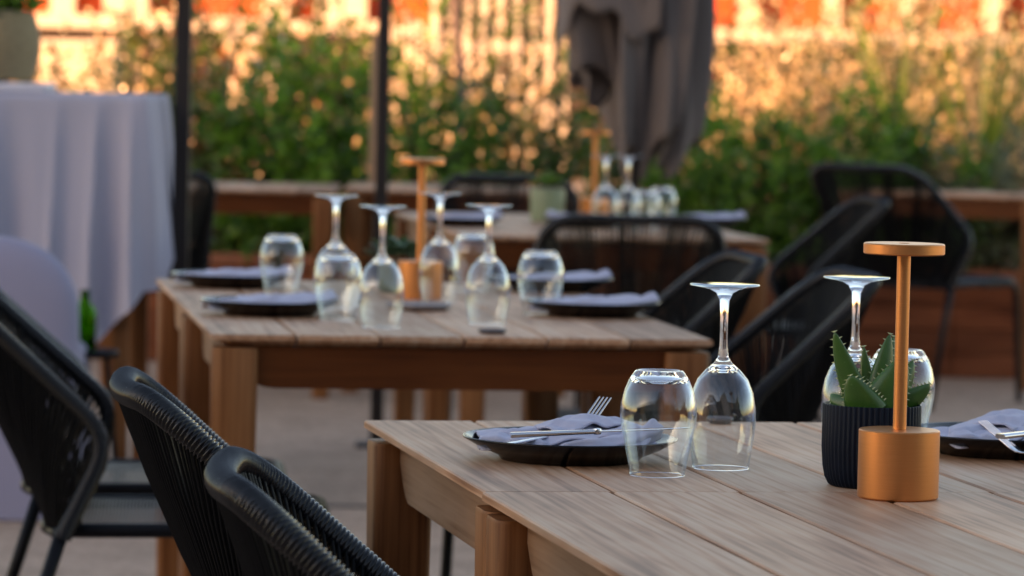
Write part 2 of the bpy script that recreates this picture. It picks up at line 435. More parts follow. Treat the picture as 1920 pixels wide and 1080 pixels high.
def leaf(mb, p, d, n, L, W, seed):
    d = d.normalized(); s = d.cross(n)
    if s.length < 1e-3: s = d.orthogonal()
    s.normalize(); up = s.cross(d); mb.cur = seed
    a = p; b1 = p + d * L * .4 + s * W * .5 + up * L * .04; b2 = p + d * L * .4 - s * W * .5 + up * L * .04
    c_ = p + d * L * .78 + s * W * .3; c2 = p + d * L * .78 - s * W * .3; e = p + d * L - up * L * .08
    mb.add([a, b1, c_, e, c2, b2], [(0, 1, 2, 3), (0, 3, 4, 5)])
def rv(r):
    while 1:
        v = Vector((r.uniform(-1, 1), r.uniform(-1, 1), r.uniform(-1, 1)))
        if .05 < v.length < 1: return v.normalized()
def shrub(name, xc, yc, z0, hw, dp, h, nleaf, L, mat, label, cat, seed, group, ratio=.42, upness=.6, stems=9, topthin=1.0, gold=0):
    r = random.Random(seed); root = empty(name, (xc, yc, z0)); tag(root, label, cat, group)
    st = MB(); lv = MB(); tips = []
    for i in range(stems):
        a = r.uniform(0, 2 * PI); q = r.uniform(.2, .9)
        e = Vector((math.cos(a) * hw * q, math.sin(a) * dp * q, h * r.uniform(.6, .98)))
        mpt = Vector((e.x * .35, e.y * .35, e.z * .5)) + rv(r) * .04
        P = [Vector((e.x * .12, e.y * .12, 0)).lerp(mpt, t) * (1 - t) + mpt.lerp(e, t) * t for t in [k / 7 for k in range(8)]]
        st.tube(P, [.010 * (1 - .75 * k / 7) for k in range(8)], 5)
        tips += [(P[k], .10) for k in range(3, 8)]
    st.build('stem', M['stem'], root)
    # twig clusters spread unevenly through the crown
    ncl = max(10, nleaf // 14)
    for c_ in range(ncl):
        v = rv(r) * (r.random() ** .45)
        z = (v.z * .5 + .5)
        if z > .55 and r.random() < (z - .55) * 1.4 * topthin: continue
        if c_ % 3 == 0: z = z * .42 - .12
        ctr = Vector((v.x * hw, v.y * dp, z * h))
        nz = noise.noise(ctr * 4.5 + Vector((seed, 0, 0)))
        if nz < -.24: continue
        ctr.z += nz * .12
        dirn = (Vector((v.x, v.y * .7, .0)) * .8 + Vector((0, 0, upness)) + rv(r) * .5).normalized()
        sd_ = min(1, max(0, .45 + nz * .7 + r.uniform(-.2, .2)))
        for k in range(14):
            t = k / 13; p = ctr + dirn * (t - .5) * L * 3.2
            d = (dirn * .6 + rv(r) * .95).normalized()
            leaf(lv, p, d, rv(r), L * r.uniform(.6, 1.15), L * ratio * r.uniform(.7, 1.1), min(1, max(0, sd_ + r.uniform(-.25, .25))))
    lv.build('crown', mat, root, smooth=False)
    if gold:  # pale flakes added to stand for sun glints among the leaves
        gl = MB()
        for c_ in range(gold):
            v = rv(r) * (r.random() ** .4); z = (v.z * .5 + .5) * h
            leaf(gl, Vector((v.x * hw * 1.15, v.y * dp, z)), rv(r), rv(r), (1.0 if c_ % 6 else 2.0) * r.uniform(.022, .042), (1.0 if c_ % 6 else 2.0) * r.uniform(.018, .034), r.random())
        gl.build('glint_flakes', M['gold'], root, smooth=False)
    return root
HG = 'shrubs planted in the boxes along the terrace edge'
def X(px, Y): return at_y(px, 200, Y).x
shrub('leafy_shrub', X(190, 16.4), 16.4, .42, .50, .30, .86, 2600, .055, M['leaf_b'], 'dark loose shrub behind the white clothed bar table', 'shrub', 11, HG, topthin=1.6)
shrub('leafy_shrub', X(430, 16.3), 16.3, .42, .40, .30, .80, 3200, .060, M['leaf_b'], 'loose bluish shrub with bare gaps between the two dark posts', 'shrub', 12, HG, topthin=1.3)
shrub('leafy_shrub', X(590, 16.2), 16.2, .42, .42, .30, .95, 3600, .075, M['leaf_a'], 'broad bright green shrub just beside the slimmer dark post', 'shrub', 13, HG, .45, topthin=.7)
shrub('leafy_shrub', X(800, 16.3), 16.3, .42, .42, .30, .80, 3200, .065, M['leaf_a'], 'low green shrub behind the small bare tree trunk', 'shrub', 14, HG)
shrub('leafy_shrub', X(1010, 16.3), 16.3, .42, .42, .30, .76, 2600, .060, M['leaf_b'], 'dark green shrub next to the closed parasol', 'shrub', 15, HG)
shrub('leafy_shrub', X(1190, 16.4), 16.4, .42, .40, .28, .62, 1800, .055, M['leaf_a'], 'green shrub mostly hidden behind the closed parasol', 'shrub', 16, HG)
shrub('leafy_shrub', X(1380, 16.25), 16.25, .42, .42, .30, .64, 3600, .060, M['leaf_a'], 'dense green shrub between the parasol and the empty cord chair', 'shrub', 17, HG, topthin=.2)
shrub('leafy_shrub', X(1560, 16.25), 16.25, .42, .40, .30, .66, 3600, .060, M['leaf_a'], 'dense green shrub right behind the empty cord chair', 'shrub', 18, HG, topthin=.3)
shrub('leafy_shrub', X(1700, 16.35), 16.35, .42, .34, .28, .76, 2600, .065, M['leaf_a'], 'bright green shrub standing taller beside the greyer bush', 'shrub', 19, HG, .34, 1.0, topthin=.4)
shrub('leafy_shrub', X(1860, 16.2), 16.2, .42, .46, .30, .62, 3400, .045, M['leaf_c'], 'grey green fine leaved bush above the bare teak table', 'shrub', 20, HG, .35, topthin=.2)

for k, (px, Y, hw, h, n, mt, lab) in enumerate([
        (110, 20.0, .34, 1.26, 1500, 'leaf_b', 'thin sunlit bush behind the wicker basket'),
        (275, 19.6, .36, 1.55, 2400, 'leaf_b', 'gappy sunlit bush between the basket and thicker dark post'),
        (395, 19.8, .32, 1.75, 2800, 'leaf_b', 'tall gappy bush just beside the thicker dark post'),
        (560, 19.6, .40, 1.72, 3400, 'leaf_b', 'tall bush with reddish leaves between the two dark posts'),
        (660, 20.2, .30, 1.42, 1900, 'leaf_a', 'tall bush just before the slimmer dark post'),
        (775, 19.6, .34, 1.60, 2200, 'leaf_a', 'thin sunlit bush past the slimmer dark post'),
        (950, 20.0, .52, 1.80, 3600, 'leaf_b', 'thin sunlit bush before the white slatted screen'),
        (1400, 21.5, .62, 1.70, 3600, 'leaf_b', 'brownish bush behind the feather grasses by the parasol'),
        (1640, 21.8, .66, 1.80, 4200, 'leaf_a', 'dark bush behind the tall green reeds'),
        (1880, 21.5, .55, 1.75, 3400, 'leaf_b', 'dark bush behind the last feather grass')]):
    shrub('tall_bush', X(px, Y), Y, 0, hw, .34, h, n, .065, M[mt], lab, 'bush', 90 + k, 'tall bushes beyond the planter boxes', .45, .8, topthin=.12, gold=(330 if px < 1000 else 120))

def grass(xc, yc, z0, nst, h, spread, seed, label, lean=(0, 0), plume=.5, pz=(.45, 1.0)):
    r = random.Random(seed); root = empty('feather_grass', (xc, yc, z0)); tag(root, label, 'ornamental grass', 'feathery grasses behind the hedge')
    bl = MB(); pl = MB()
    for i in range(int(nst * .72)):
        a = r.uniform(0, 2 * PI); q = r.random() ** .6 * spread
        hh = h * r.uniform(.62, 1.08); e = Vector((math.cos(a) * q + lean[0] * hh, math.sin(a) * q * .6 + lean[1] * hh, hh))
        b0 = Vector((math.cos(a) * .05, math.sin(a) * .05, 0)); mid = Vector((e.x * .3, e.y * .3, hh * .62))
        P = []
        for k in range(11):
            t = k / 10; P.append(b0 * (1 - t) ** 2 + mid * 2 * t * (1 - t) + e * t * t)
        bl.cur = r.random(); bl.tube(P, [.0028 * (1 - .6 * k / 10) for k in range(11)], 3, cap=False)
        if r.random() < plume:
            for k in range(15):
                t = 1 - (1 - pz[0]) * r.random(); i0 = min(9, int(t * 10)); p = P[i0].lerp(P[i0 + 1], t * 10 - i0) + rv(r) * .018
                leaf(pl, p, ((P[10] - P[6]).normalized() + rv(r) * .8), rv(r), r.uniform(.022, .038), r.uniform(.015, .026), r.random())
    for i in range(nst // 2):
        a = r.uniform(0, 2 * PI); hh = h * r.uniform(.4, .8); q = spread * r.uniform(.6, 1.5); bl.cur = r.random()
        prev = None
        for k in range(8):
            t = k / 7; p = Vector((math.cos(a) * q * t * t, math.sin(a) * q * t * t * .6, hh * (t - .38 * t ** 3)))
            if prev is not None:
                w_ = .005 * (1 - t * .8); s = Vector((-math.sin(a), math.cos(a), 0)) * w_
                bl.add([prev - s, prev + s, p + s, p - s], [(0, 1, 2, 3)])
            prev = p
    bl.build('stalk', M['blade'], root); pl.build('plume', M['plume'], root, smooth=False)
for k, (px, Y, n, h, sp, lab) in enumerate([
        (1350, 18.6, 110, 1.42, .30, 'feather grass clump showing beside the parasol folds'),
        (1440, 19.2, 120, 1.55, .34, 'pale feather grass clump over the dense green shrub'),
        (1530, 18.5, 120, 1.42, .32, 'sunlit feather grass clump above the empty cord chair'),
        (1620, 19.3, 130, 1.62, .34, 'tall glowing feather grass clump beside the green reeds'),
        (1710, 18.7, 110, 1.40, .34, 'drooping feather grass clump over the bright green shrub'),
        (1790, 19.4, 130, 1.60, .36, 'arching feather grass clump whose plumes hang over the grey bush'),
        (1880, 18.8, 110, 1.50, .32, 'feather grass clump at the end of the row past the reeds')]):
    grass(X(px, Y), Y, 0, n, h, sp, 40 + k, lab, lean=(.05 if k % 2 else -.03, 0), plume=.9, pz=(.55, 1))
for k, (px, Y, n, h, lab) in enumerate([(230, 19.5, 60, 1.35, 'thin feather grass clump behind the white clothed bar table'),
                                   (930, 19.5, 70, 1.40, 'thin feather grass clump before the white slatted screen')]):
    grass(X(px, Y), Y, 0, n, h, .34, 60 + k, lab, plume=.6, pz=(.6, 1))
def reeds(px, Y, n, h, seed, label):
    r = random.Random(seed); bl = MB()
    for i in range(n):
        a = r.uniform(0, 2 * PI); q = r.uniform(.1, .5); hh = h * r.uniform(.7, 1.1); prev = None; bl.cur = r.random()
        for k in range(10):
            t = k / 9; p = Vector((math.cos(a) * q * t ** 2.2, math.sin(a) * q * t ** 2.2 * .5, hh * (t - .22 * t ** 3)))
            if prev is not None:
                w_ = .016 * (1 - t * .85) + .001; s = Vector((-math.sin(a) * .7 + .5, math.cos(a) * .7, 0)).normalized() * w_
                bl.add([prev - s, prev + s, p + s, p - s], [(0, 1, 2, 3)])
            prev = p
    root = empty('reed_clump', (X(px, Y), Y, 0)); tag(root, label, 'reeds', 'green reeds among the feathery grasses')
    bl.build('leaves', M['reed'], root)
reeds(1690, 18.1, 34, 1.9, 71, 'tall green reed clump rising among the glowing grasses')
reeds(1840, 18.2, 38, 1.9, 72, 'dense green reed clump beside the last feather grass')

# small bare tree
tb = empty('small_tree', (X(856, 16.9), 16.9, 0)); tag(tb, 'small slender tree with bare grey branches before the white screen', 'tree')
g = MB(); P = [Vector((0.02 * math.sin(k), 0, k * .14)) for k in range(16)]
g.tube(P, [.026 - .0008 * k for k in range(16)], 8); trk = g.build('trunk', M['bark'], tb)
r = random.Random(8); lv = MB()
for k in range(16):
    z = r.uniform(.95, 2.0); a = r.uniform(0, 2 * PI); e = Vector((math.cos(a) * r.uniform(.2, .5), math.sin(a) * .3, z + r.uniform(.15, .45)))
    g = MB(); s0 = Vector((0, 0, z)); mpt = s0.lerp(e, .5) + Vector((0, 0, -.04))
    Q = [s0 * (1 - t) ** 2 + mpt * 2 * t * (1 - t) + e * t * t for t in [i / 6 for i in range(7)]]
    g.tube(Q, [.009 * (1 - .8 * i / 6) for i in range(7)], 5); g.build('branch', M['bark'], tb)
    for i in range(26):
        t = r.uniform(.3, 1); p = s0.lerp(e, t) + rv(r) * .05; leaf(lv, p, rv(r), rv(r), r.uniform(.03, .055), .02, r.random())
lv.build('crown', M['leaf_b'], tb, smooth=False)

# posts
def post(px, Y, w_, h, mat, label, name='steel_post', group=None):
    p = at_y(px, 700, Y); r = empty(name, (p.x, Y, 0)); tag(r, label, 'post', group)
    g = MB(); g.box(-w_ / 2, w_ / 2, -w_ / 2, w_ / 2, .012, h); g.build('shaft', mat, r, smooth=False, bevel=.003)
    g = MB(); g.box(-w_ * 1.6, w_ * 1.6, -w_ * 1.6, w_ * 1.6, 0, .012); g.build('base_plate', mat, r, smooth=False)
post(334, 11.6, .046, 3.0, M['post'], 'thicker dark bronze post beside the white clothed bar table', group='dark bronze posts')
post(708, 12.6, .040, 3.0, M['post'], 'slimmer dark bronze post behind the lamp of the laid table', group='dark bronze posts')
post(690, 15.5, .024, 1.32, M['pale_post'], 'thin pale timber stake just behind the slimmer dark post', 'timber_stake')

# ---- closed parasol
pc = at_y(1190, 200, 13.2)
um = empty('closed_parasol', (pc.x, 13.2, 0)); tag(um, 'closed taupe parasol with its canvas hanging in loose folds', 'parasol')
g = MB(); g.tube([(0, 0, .06), (0, 0, 1.4), (0, 0, 2.9)], .026, 12); g.build('pole', M['post'], um)
g = MB(); g.box(-.3, .3, -.3, .3, 0, .06); g.build('base', M['post'], um, smooth=False, bevel=.01)
def canopy_mesh():
    vs = []; fs = []; na, nz = 220, 60
    for i in range(na):
        a = 2 * PI * i / na
        # a=0 is +x (right), a=-pi/2 faces the camera
        side = math.cos(a)
        hem = .93 + .13 * math.cos(8 * a + .6) * .5 + .10 * noise.noise(Vector((math.cos(a) * 1.3, math.sin(a) * 1.3, 3)))
        if side < -.2: hem += .24 * min(1, (-side - .2) * 1.8)
        if abs(side) < .35: hem -= .06
        hem += .025 * math.sin(21 * a)
        for j in range(nz + 1):
            t = j / nz; z = hem + (2.75 - hem) * t
            env = .050 + (.168 - .012 * max(0, side)) * (1 - math.exp(-(z - .78) * (3.0 + 6 * max(0, side))))
            if z > 1.6: env *= 1 - .55 * (z - 1.6) / 1.15
            fold = .30 * (math.cos(8 * a + 1.1 * math.sin(z * 2.2) + .8)) + .14 * math.cos(19 * a + z * 2.1) + .03 * math.cos(33 * a - z * 3)
            fold += .16 * noise.noise(Vector((math.cos(a) * 2, math.sin(a) * 2, z * 1.4)))
            rr = env * (1 + fold * (1 if side < .2 else .75))
            vs.append((math.cos(a) * rr, math.sin(a) * rr, z))
    for i in range(na):
        for j in range(nz):
            A_, B_ = i * (nz + 1) + j, ((i + 1) % na) * (nz + 1) + j
            fs.append((A_, B_, B_ + 1, A_ + 1))
    return vs, fs
g = MB(); g.add(*canopy_mesh()); o = g.build('canopy', M['canopy'], um); sm = o.modifiers.new('thick', 'SOLIDIFY'); sm.thickness = .003
# the loose outer flap that swings away on one side
g = MB(); vs = []; fs = []; nu, nv = 46, 40
for i in range(nu + 1):
    u = i / nu; a = -2.85 + 1.55 * u
    hem = 1.235 + .17 * math.sin(PI * min(1, u * 1.08)) ** 1.2 + .02 * math.sin(u * 22) + (.10 * max(0, u - .75) * 4 if u > .75 else 0)
    for j in range(nv + 1):
        v = j / nv; z = hem + (2.3 - hem) * v
        rr = .300 - .05 * u + .03 * math.sin(u * 9 + z * 3) - .10 * max(0, z - 1.5) + .02 * noise.noise(Vector((u * 4, z * 2, 9)))
        vs.append((math.cos(a) * rr, math.sin(a) * rr, z))
for i in range(nu):
    for j in range(nv):
        A_ = i * (nv + 1) + j; fs.append((A_, A_ + nv + 1, A_ + nv + 2, A_ + 1))
g.add(vs, fs); o = g.build('flap', M['canopy'], um); sm = o.modifiers.new('thick', 'SOLIDIFY'); sm.thickness = .003

# ================================================================= TABLES
S = .84
def make_table():
    root = empty('teak_table', (0, 0, 0)); tag(root, 'x', 'table')
    r = random.Random(3); w_ = S / 6
    top = MB()
    for k in range(6):   # planks run along y; tapered underside
        x0, x1 = k * w_ + (.0 if k == 0 else .0025), (k + 1) * w_ - (0 if k == 5 else .0025)
        top.cur = .1 + k * .137
        e0 = .03 if k == 0 else 0; e1 = .03 if k == 5 else 0
        y0, y1 = 0, S; c = .0018
        secs = []
        for (y, inset) in ((y0, 1), (y0 + .03, 0), (y1 - .03, 0), (y1, 1)):
            zb = -.009 if inset else -.021
            secs.append([(x0, y, zb if not e0 else -.009), (x0, y, -c), (x0 + c, y, 0), (x1 - c, y, 0), (x1, y, -c), (x1, y, zb if not e1 else -.009),
                         (x1 - (e1 or .004), y, zb), (x0 + (e0 or .004), y, zb)])
        vs = [p for s_ in secs for p in s_]; fs = []
        for a in range(3):
            for i in range(8):
                fs.append((a * 8 + i, (a + 1) * 8 + i, (a + 1) * 8 + (i + 1) % 8, a * 8 + (i + 1) % 8))
        fs += [tuple(range(8)), tuple(24 + i for i in range(8))[::-1]]
        top.add(vs, fs)
    top.cur = .9
    for k in range(1, 6): top.box(k * w_ - .018, k * w_ + .018, .05, S - .05, -.034, -.0213)  # strips added under the gaps to block light from below
    o = top.build('tabletop', M['top'], root, smooth=False); o.location = (0, 0, .75)
    # legs: rounded square post, flat top just under the tabletop
    for (cx, cy) in ((.040, .040), (S - .040, .040), (.040, S - .040), (S - .040, S - .040)):
        g = MB(); g.cur = .05 + cx * .3 + cy * .7; secs = []
        for (z, hw, rc) in ((0, .030, .012), (.35, .034, .013), (.60, .037, .014), (.7235, .038, .014), (.7275, .0365, .013)):
            ring = []
            for q in range(4):
                a0 = q * PI / 2
                for s_ in range(5):
                    a = a0 + s_ / 4 * PI / 2
                    ox = (hw - rc) * (1 if q in (0, 3) else -1); oy = (hw - rc) * (1 if q in (0, 1) else -1)
                    ring.append((cx + ox + rc * math.cos(a), cy + oy + rc * math.sin(a), z))
            secs.append(ring)
        n = 20; vs = [p for s_ in secs for p in s_]
        fs = [(a * n + i, a * n + (i + 1) % n, (a + 1) * n + (i + 1) % n, (a + 1) * n + i) for a in range(4) for i in range(n)]
        fs += [tuple(range(n))[::-1], tuple(4 * n + i for i in range(n))]
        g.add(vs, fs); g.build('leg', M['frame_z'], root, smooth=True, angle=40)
    # aprons with arched shoulders that run into the legs
    for k in range(4):
        g = MB(); g.cur = .3 + .15 * k; n = 40; L0, L1 = .05, S - .05; vs = []; fs = []
        for i in range(n + 1):
            t = L0 + (L1 - L0) * i / n; d = min(t - .07, S - .07 - t)
            zb = .660 + (.010 * max(0, 1 - max(d, 0) / .03) ** 1.6 if k < 2 else .055 * max(0, 1 - max(d, 0) / .075) ** 1.7)
            for (o_, z) in ((.034, .7288), (.034, zb), (.056, zb), (.056, .7288)):
                if k == 0: vs.append((t, o_ - .014, z))
                if k == 1: vs.append((t, S - o_ + .014, z))
                if k == 2: vs.append((o_, t, z))
                if k == 3: vs.append((S - o_, t, z))
        for i in range(n):
            for j in range(4): fs.append((i * 4 + j, i * 4 + (j + 1) % 4, (i + 1) * 4 + (j + 1) % 4, (i + 1) * 4 + j))
        fs += [(0, 1, 2, 3), (n * 4 + 3, n * 4 + 2, n * 4 + 1, n * 4)]
        g.add(vs, fs); o = g.build('apron', M['frame_x_shaded'] if k < 2 else M['frame_y_lit'], root, smooth=False)
    return root
def along(p, yaw, a, b): return (p[0] + a * math.cos(yaw) - b * math.sin(yaw), p[1] + a * math.sin(yaw) + b * math.cos(yaw))
YA, YBt, YM = .190, .193, .144
A_near = along((-.1827, 5.038), YA, 0, -S)
B_near = along((-.0268, 4.2095), YBt, 0, -S)
M1 = (-.4923, 6.587); M2 = along(M1, YM, 0, S + .004)
T3r = at(1443, 450); T3 = along((T3r.x, T3r.y), .14, -S, 0); T3b = along(T3, .14, 0, S + .004)
q1 = at(628, 358); TL = along((q1.x, q1.y), .02, -S, 0)
q2 = at(640, 355); q3 = at(1568, 357)
tabs = [((*A_near, 0), YA, 'teak table laid with two black plates behind the copper lamp'),
        ((*B_near, 0), YBt, 'teak table carrying the copper lamp, joined to the one with two plates'),
        ((*M1, 0), YM, 'teak table with broad apron and single small dark dish at its edge'),
        ((*M2, 0), YM, 'teak table pushed against the far side of the one with the broad apron'),
        ((*T3, 0), .14, 'teak table behind the cord chair that shows its back'),
        ((*T3b, 0), .14, 'teak table with sage green pot, farthest of the laid ones'),
        ((*TL, 0), .02, 'bare teak table beside the thicker dark post'),
        ((q2.x, q2.y + .1, 0), .0, 'bare teak table between slimmer dark post and closed parasol'),
        ((q3.x, q3.y, 0), -.45, 'bare teak table set askew under the grey green bush')]
instances(make_table(), tabs, 'square slatted teak tables')

# ================================================================= CHAIRS
def make_chair():
    root = empty('cord_chair', (0, 0, 0)); tag(root, 'x', 'chair')
    A, T = Vector((.280, -.095, .578)), Vector((.217, -.36, .815)); J = Vector((.247, -.172, .41))
    mir = lambda v: Vector((-v.x, v.y, v.z))
    # wrapped part of the frame, from seat level over the arm and the top rail
    path = bezier_path([J, A, T, (.0, -.388, .810), mir(T), mir(A), mir(J)], [0, .06, .10, .2, .10, .06, 0], .00136)
    prof = [.0114, .0147, .0157, .0147]
    g = MB(); g.tube(path, lambda i: prof[i % 4], 14); g.build('back_frame', M['rope_dull'], root)
    for s in (1, -1):
        g = MB(); g.tube([(s * .247, -.172, .42), (s * .252, -.215, .28), (s * .262, -.30, .004)], [.012, .0115, .010], 12); g.build('leg', M['black_metal'], root)
        g = MB(); P = bezier_path([(s * .225, .05, .415), (s * .232, .265, .415), (s * .245, .285, .004)], [0, .04, 0], .02)
        g.tube(P, .0115, 12); g.build('leg', M['black_metal'], root)
    g = MB()
    ring = bezier_path([(0, -.20, .418), (.215, -.20, .418), (.232, .265, .425), (-.232, .265, .425), (-.215, -.20, .418), (0, -.20, .418)], [0, .07, .06, .06, .07, 0], .012)
    g.tube(ring, .0125, 12); g.tube([(-.247, -.172, .414), (-.2, -.19, .416)], .011, 8); g.tube([(.247, -.172, .414), (.2, -.19, .416)], .011, 8)
    g.build('seat_frame', M['black_metal'], root)
    # seat cords run side to side in two layers
    g = MB(); n = 74
    for k in range(n):
        y = -.185 + .44 * k / (n - 1); x = .222 + .012 * (k / n)
        if k < 4: x -= .03 * (4 - k) / 4
        if k > n - 5: x -= .03 * (k - n + 5) / 4
        dip = .008
        g.cur = (k * .37) % 1
        g.tube([(-x, y, .426), (-x * .5, y, .426 + .008 - dip), (0, y, .425 - dip * .6), (x * .5, y, .426 + .008 - dip), (x, y, .426)], .0024, 5, cap=False)
    g.build('seat', M['seat_cord_skylit'], root)
    # back cords: hung from the wrapped frame down to the rear of the seat
    up = bezier_path([(.269, -.120, .553), A, T, (.0, -.388, .810), mir(T), mir(A), (-.269, -.120, .553)], [0, .06, .10, .2, .10, .06, 0], .004)
    lo = bezier_path([(.243, -.14, .43), (.215, -.20, .422), (0, -.20, .42), (-.215, -.20, .422), (-.243, -.14, .43)], [0, .05, .1, .05, 0], .003)
    def sample(P, t):
        f = t * (len(P) - 1); i = min(len(P) - 2, int(f)); return P[i].lerp(P[i + 1], f - i)
    g = MB(); n = 104; r = random.Random(4)
    for k in range(n):
        t = (k + .5) / n + .0035 * noise.noise(Vector((k * .31, 1, 2))) + r.uniform(-1, 1) * .0012
        for lay in (0, 1):
            tt = min(1, max(0, t + (.0 if lay == 0 else .5 / n)))
            a = sample(up, tt); l_ = sample(lo, min(1, max(0, .5 + (tt - .5) * 1.0)))
            off = Vector((0, .010 if lay else -.010, 0))
            side = min(1, abs(a.x) / .25)
            off2 = Vector((-.010 * (1 if a.x > 0 else -1) * side if lay else .010 * (1 if a.x > 0 else -1) * side, 0, 0))
            o0 = off * (1 - side * .7) + off2
            mid = a.lerp(l_, .5) + o0 * .6 + Vector((0, -.012, 0)) + Vector((r.uniform(-1, 1), 0, 0)) * .001
            g.tube([a + o0, a.lerp(l_, .25) + o0 * .8 + Vector((0, -.009, 0)), mid, a.lerp(l_, .75) + o0 * .5 + Vector((0, -.008, 0)), l_ + o0 * .7], .0023, 5, cap=False)
    g.build('back_cords', M['rope'], root)
    return root
def chair_at(x, y, ang):
    "rail centre (x, y); ang = direction the sitter faces, counter-clockwise from +x"
    d = Vector((math.cos(ang), math.sin(ang))); o = Vector((x, y)) + d * .385
    return (o.x, o.y, 0), ang - PI / 2
def pxr(px, Y): return at_y(px, 400, Y).x
CH = []
def C_(x, y, ang, label): l, rz = chair_at(x, y, ang); CH.append((l, rz, label))
C_(-.457, 4.69, .16, 'black cord chair whose sharp top rail rises beside the lowest front chair')
C_(-.270, 3.70, .09, 'black cord chair lowest in the picture, nearest the camera')
C_(-.964, 6.80, .08, 'black cord chair seen from behind beside the white chair cover')
C_(-1.075, 7.43, .08, 'black cord chair half hidden behind the one beside the white chair cover')
C_(.50, 8.30, PI + .144, 'black cord chair beside the table corner with the rolled napkin')
C_(.675, 7.67, PI + .144, 'black cord chair behind the tallest sharp wine glass')
C_(1.13, 12.38, PI + .14, 'black cord chair tucked at the third table side, beyond two chairs')
C_(.315, 10.45, PI / 2 + .04, 'black cord chair showing its full back before the third table')
C_(-.03, 14.2, -PI / 2 + .1, 'black cord chair facing us beside the sage green pot')
C_(1.255, 14.5, PI / 4 + .1, 'empty black cord chair turned toward the hedge by the askew table')
C_(-1.22, 13.6, PI * .62, 'black cord chair mostly hidden by the thicker dark post')
chairs = instances(make_chair(), CH, 'black cord dining chairs')
chairs[9].scale = (1.07, 1.07, 1.07)

# ================================================================= TABLEWARE
def wine_profile():
    out = [(.0318, 0), (.0335, .012), (.0368, .032), (.0386, .052), (.0382, .068), (.0350, .086), (.0285, .101), (.0190, .112), (.0105, .119), (.0060, .126),
           (.0047, .138), (.0043, .155), (.0044, .175), (.0056, .190), (.0095, .1985), (.0170, .2025), (.0290, .2052), (.0392, .2068), (.0397, .2078), (.0388, .2088), (.0250, .2090), (.0, .2090)]
    inn = [(.0310, .0), (.0311, .0014), (.0327, .012), (.0359, .032), (.0377, .052), (.0373, .068), (.0341, .0853), (.0276, .0995), (.0175, .1093), (.008, .1135), (.0, .1145)]
    return inn[::-1] + [(.0311, -.0002), (.0320, -.0002), (.0325, .0006), (.0322, .0015)] + out[1:]
def thin_below(o, z):
    o.data.materials.append(M['thin'])
    for p in o.data.polygons:
        if .0012 < p.center.z < z or p.center.z > .2033: p.material_index = 1
def make_wine():
    o = MB().lathe(wine_profile(), 64).build('wine_glass', M['glass']); thin_below(o, .108); return tag(o, 'x', 'wine glass')
def make_tumbler():
    out = [(.0305, 0), (.0328, .014), (.0375, .036), (.0415, .056), (.0428, .068), (.0420, .080), (.0385, .094), (.0335, .106), (.0285, .1135), (.0262, .1160), (.0240, .1165), (.0215, .1150), (.0, .1135)]
    inn = [(.0296, 0), (.0298, .0014), (.0319, .014), (.0366, .036), (.0406, .056), (.0419, .068), (.0410, .0795), (.0372, .0925), (.0315, .1035), (.0240, .1085), (.0120, .1100), (.0, .1100)]
    o = MB().lathe(inn[::-1] + [(.0297, -.0002), (.0306, -.0002), (.0312, .0006), (.0308, .0015)] + out[1:], 64).build('tumbler', M['glass']); thin_below(o, .104); return tag(o, 'x', 'glass')
Z = .7503
def P3(px, py): p = at(px, py); return (p.x, p.y, Z)
instances(make_wine(), [
    (P3(1351, 878), 0, 'upturned wine glass with tall stem standing nearest the black plate with fork'),
    (P3(1598, 848), 0, 'upturned wine glass behind the aloe pot'),
    (P3(627, 578), 0, 'upturned wine glass directly behind a tumbler on the broad apron table'),
    (P3(714, 614), 0, 'upturned wine glass beside the lamp with the succulent'),
    (P3(822, 566), 0, 'upturned wine glass half hidden by the lamp stem over the succulent'),
    (P3(913, 608), 0, 'upturned wine glass above the small dark dish'),
    (P3(1134, 428), 0, 'upturned wine glass beside the farthest copper lamp'),
    (P3(1176, 429), 0, 'upturned wine glass before the pole of the closed parasol')], 'upturned wine glasses')
instances(make_tumbler(), [
    (P3(1232, 891), 0, 'upturned stemless tumbler overlapping the plate with the standing fork'),
    (P3(1684, 835), 0, 'upturned stemless tumbler behind the stem of the sharp copper lamp'),
    (P3(527, 553), 0, 'upturned stemless tumbler at the end of the farther laid plate'),
    (P3(633, 600), 0, 'upturned stemless tumbler hiding the foot of a wine glass behind'),
    (P3(886, 545), 0, 'upturned stemless tumbler beyond the lamp with the succulent'),
    (P3(1012, 590), 0, 'upturned stemless tumbler beside the rolled napkin end'),
    (P3(1210, 434), 0, 'upturned stemless tumbler on the third table beside wine glasses'),
    (P3(1240, 426), 0, 'upturned stemless tumbler at the end of the glass row under the parasol')], 'upturned stemless tumblers')

def make_plate():
    pr = [(0, .006), (.070, .006), (.078, .0085), (.100, .0170), (.1205, .0262), (.1225, .0272), (.1235, .0262), (.1228, .0245), (.104, .0140), (.083, .0052), (.079, .0), (.074, 0), (.072, .002), (0, .002)]
    o = MB().lathe(pr, 96).build('plate', M['plate']); return tag(o, 'x', 'plate')
PL = [((*P3(1068, 862)[:2], Z), 'black plate with napkin, knife and upright fork beside the tumbler'),
      ((*P3(1884, 851)[:2], Z), 'black plate behind the copper lamp, cut by the picture edge'),
      ((*P3(505, 590)[:2], Z), 'black plate at the broad apron table corner, nearest the chairs'),
      ((*P3(436, 538)[:2], Z), 'black plate farther along the same table edge by the thicker post'),
      ((*P3(1111, 592)[:2], Z), 'black plate with long rolled napkin near the table corner'),
      ((*P3(1035, 545)[:2], Z), 'black plate behind the tumbler, under a rolled napkin'),
      ((*P3(1320, 424)[:2], Z), 'black plate on the third table edge above the chair back'),
      ((*P3(862, 424)[:2], Z), 'black plate on the third table next to the sage green pot'),
      ((*P3(1098, 426)[:2], Z), 'black plate on the third table below the farthest lamp')]
instances(make_plate(), [(l, 0, t) for l, t in PL], 'black coupe plates')

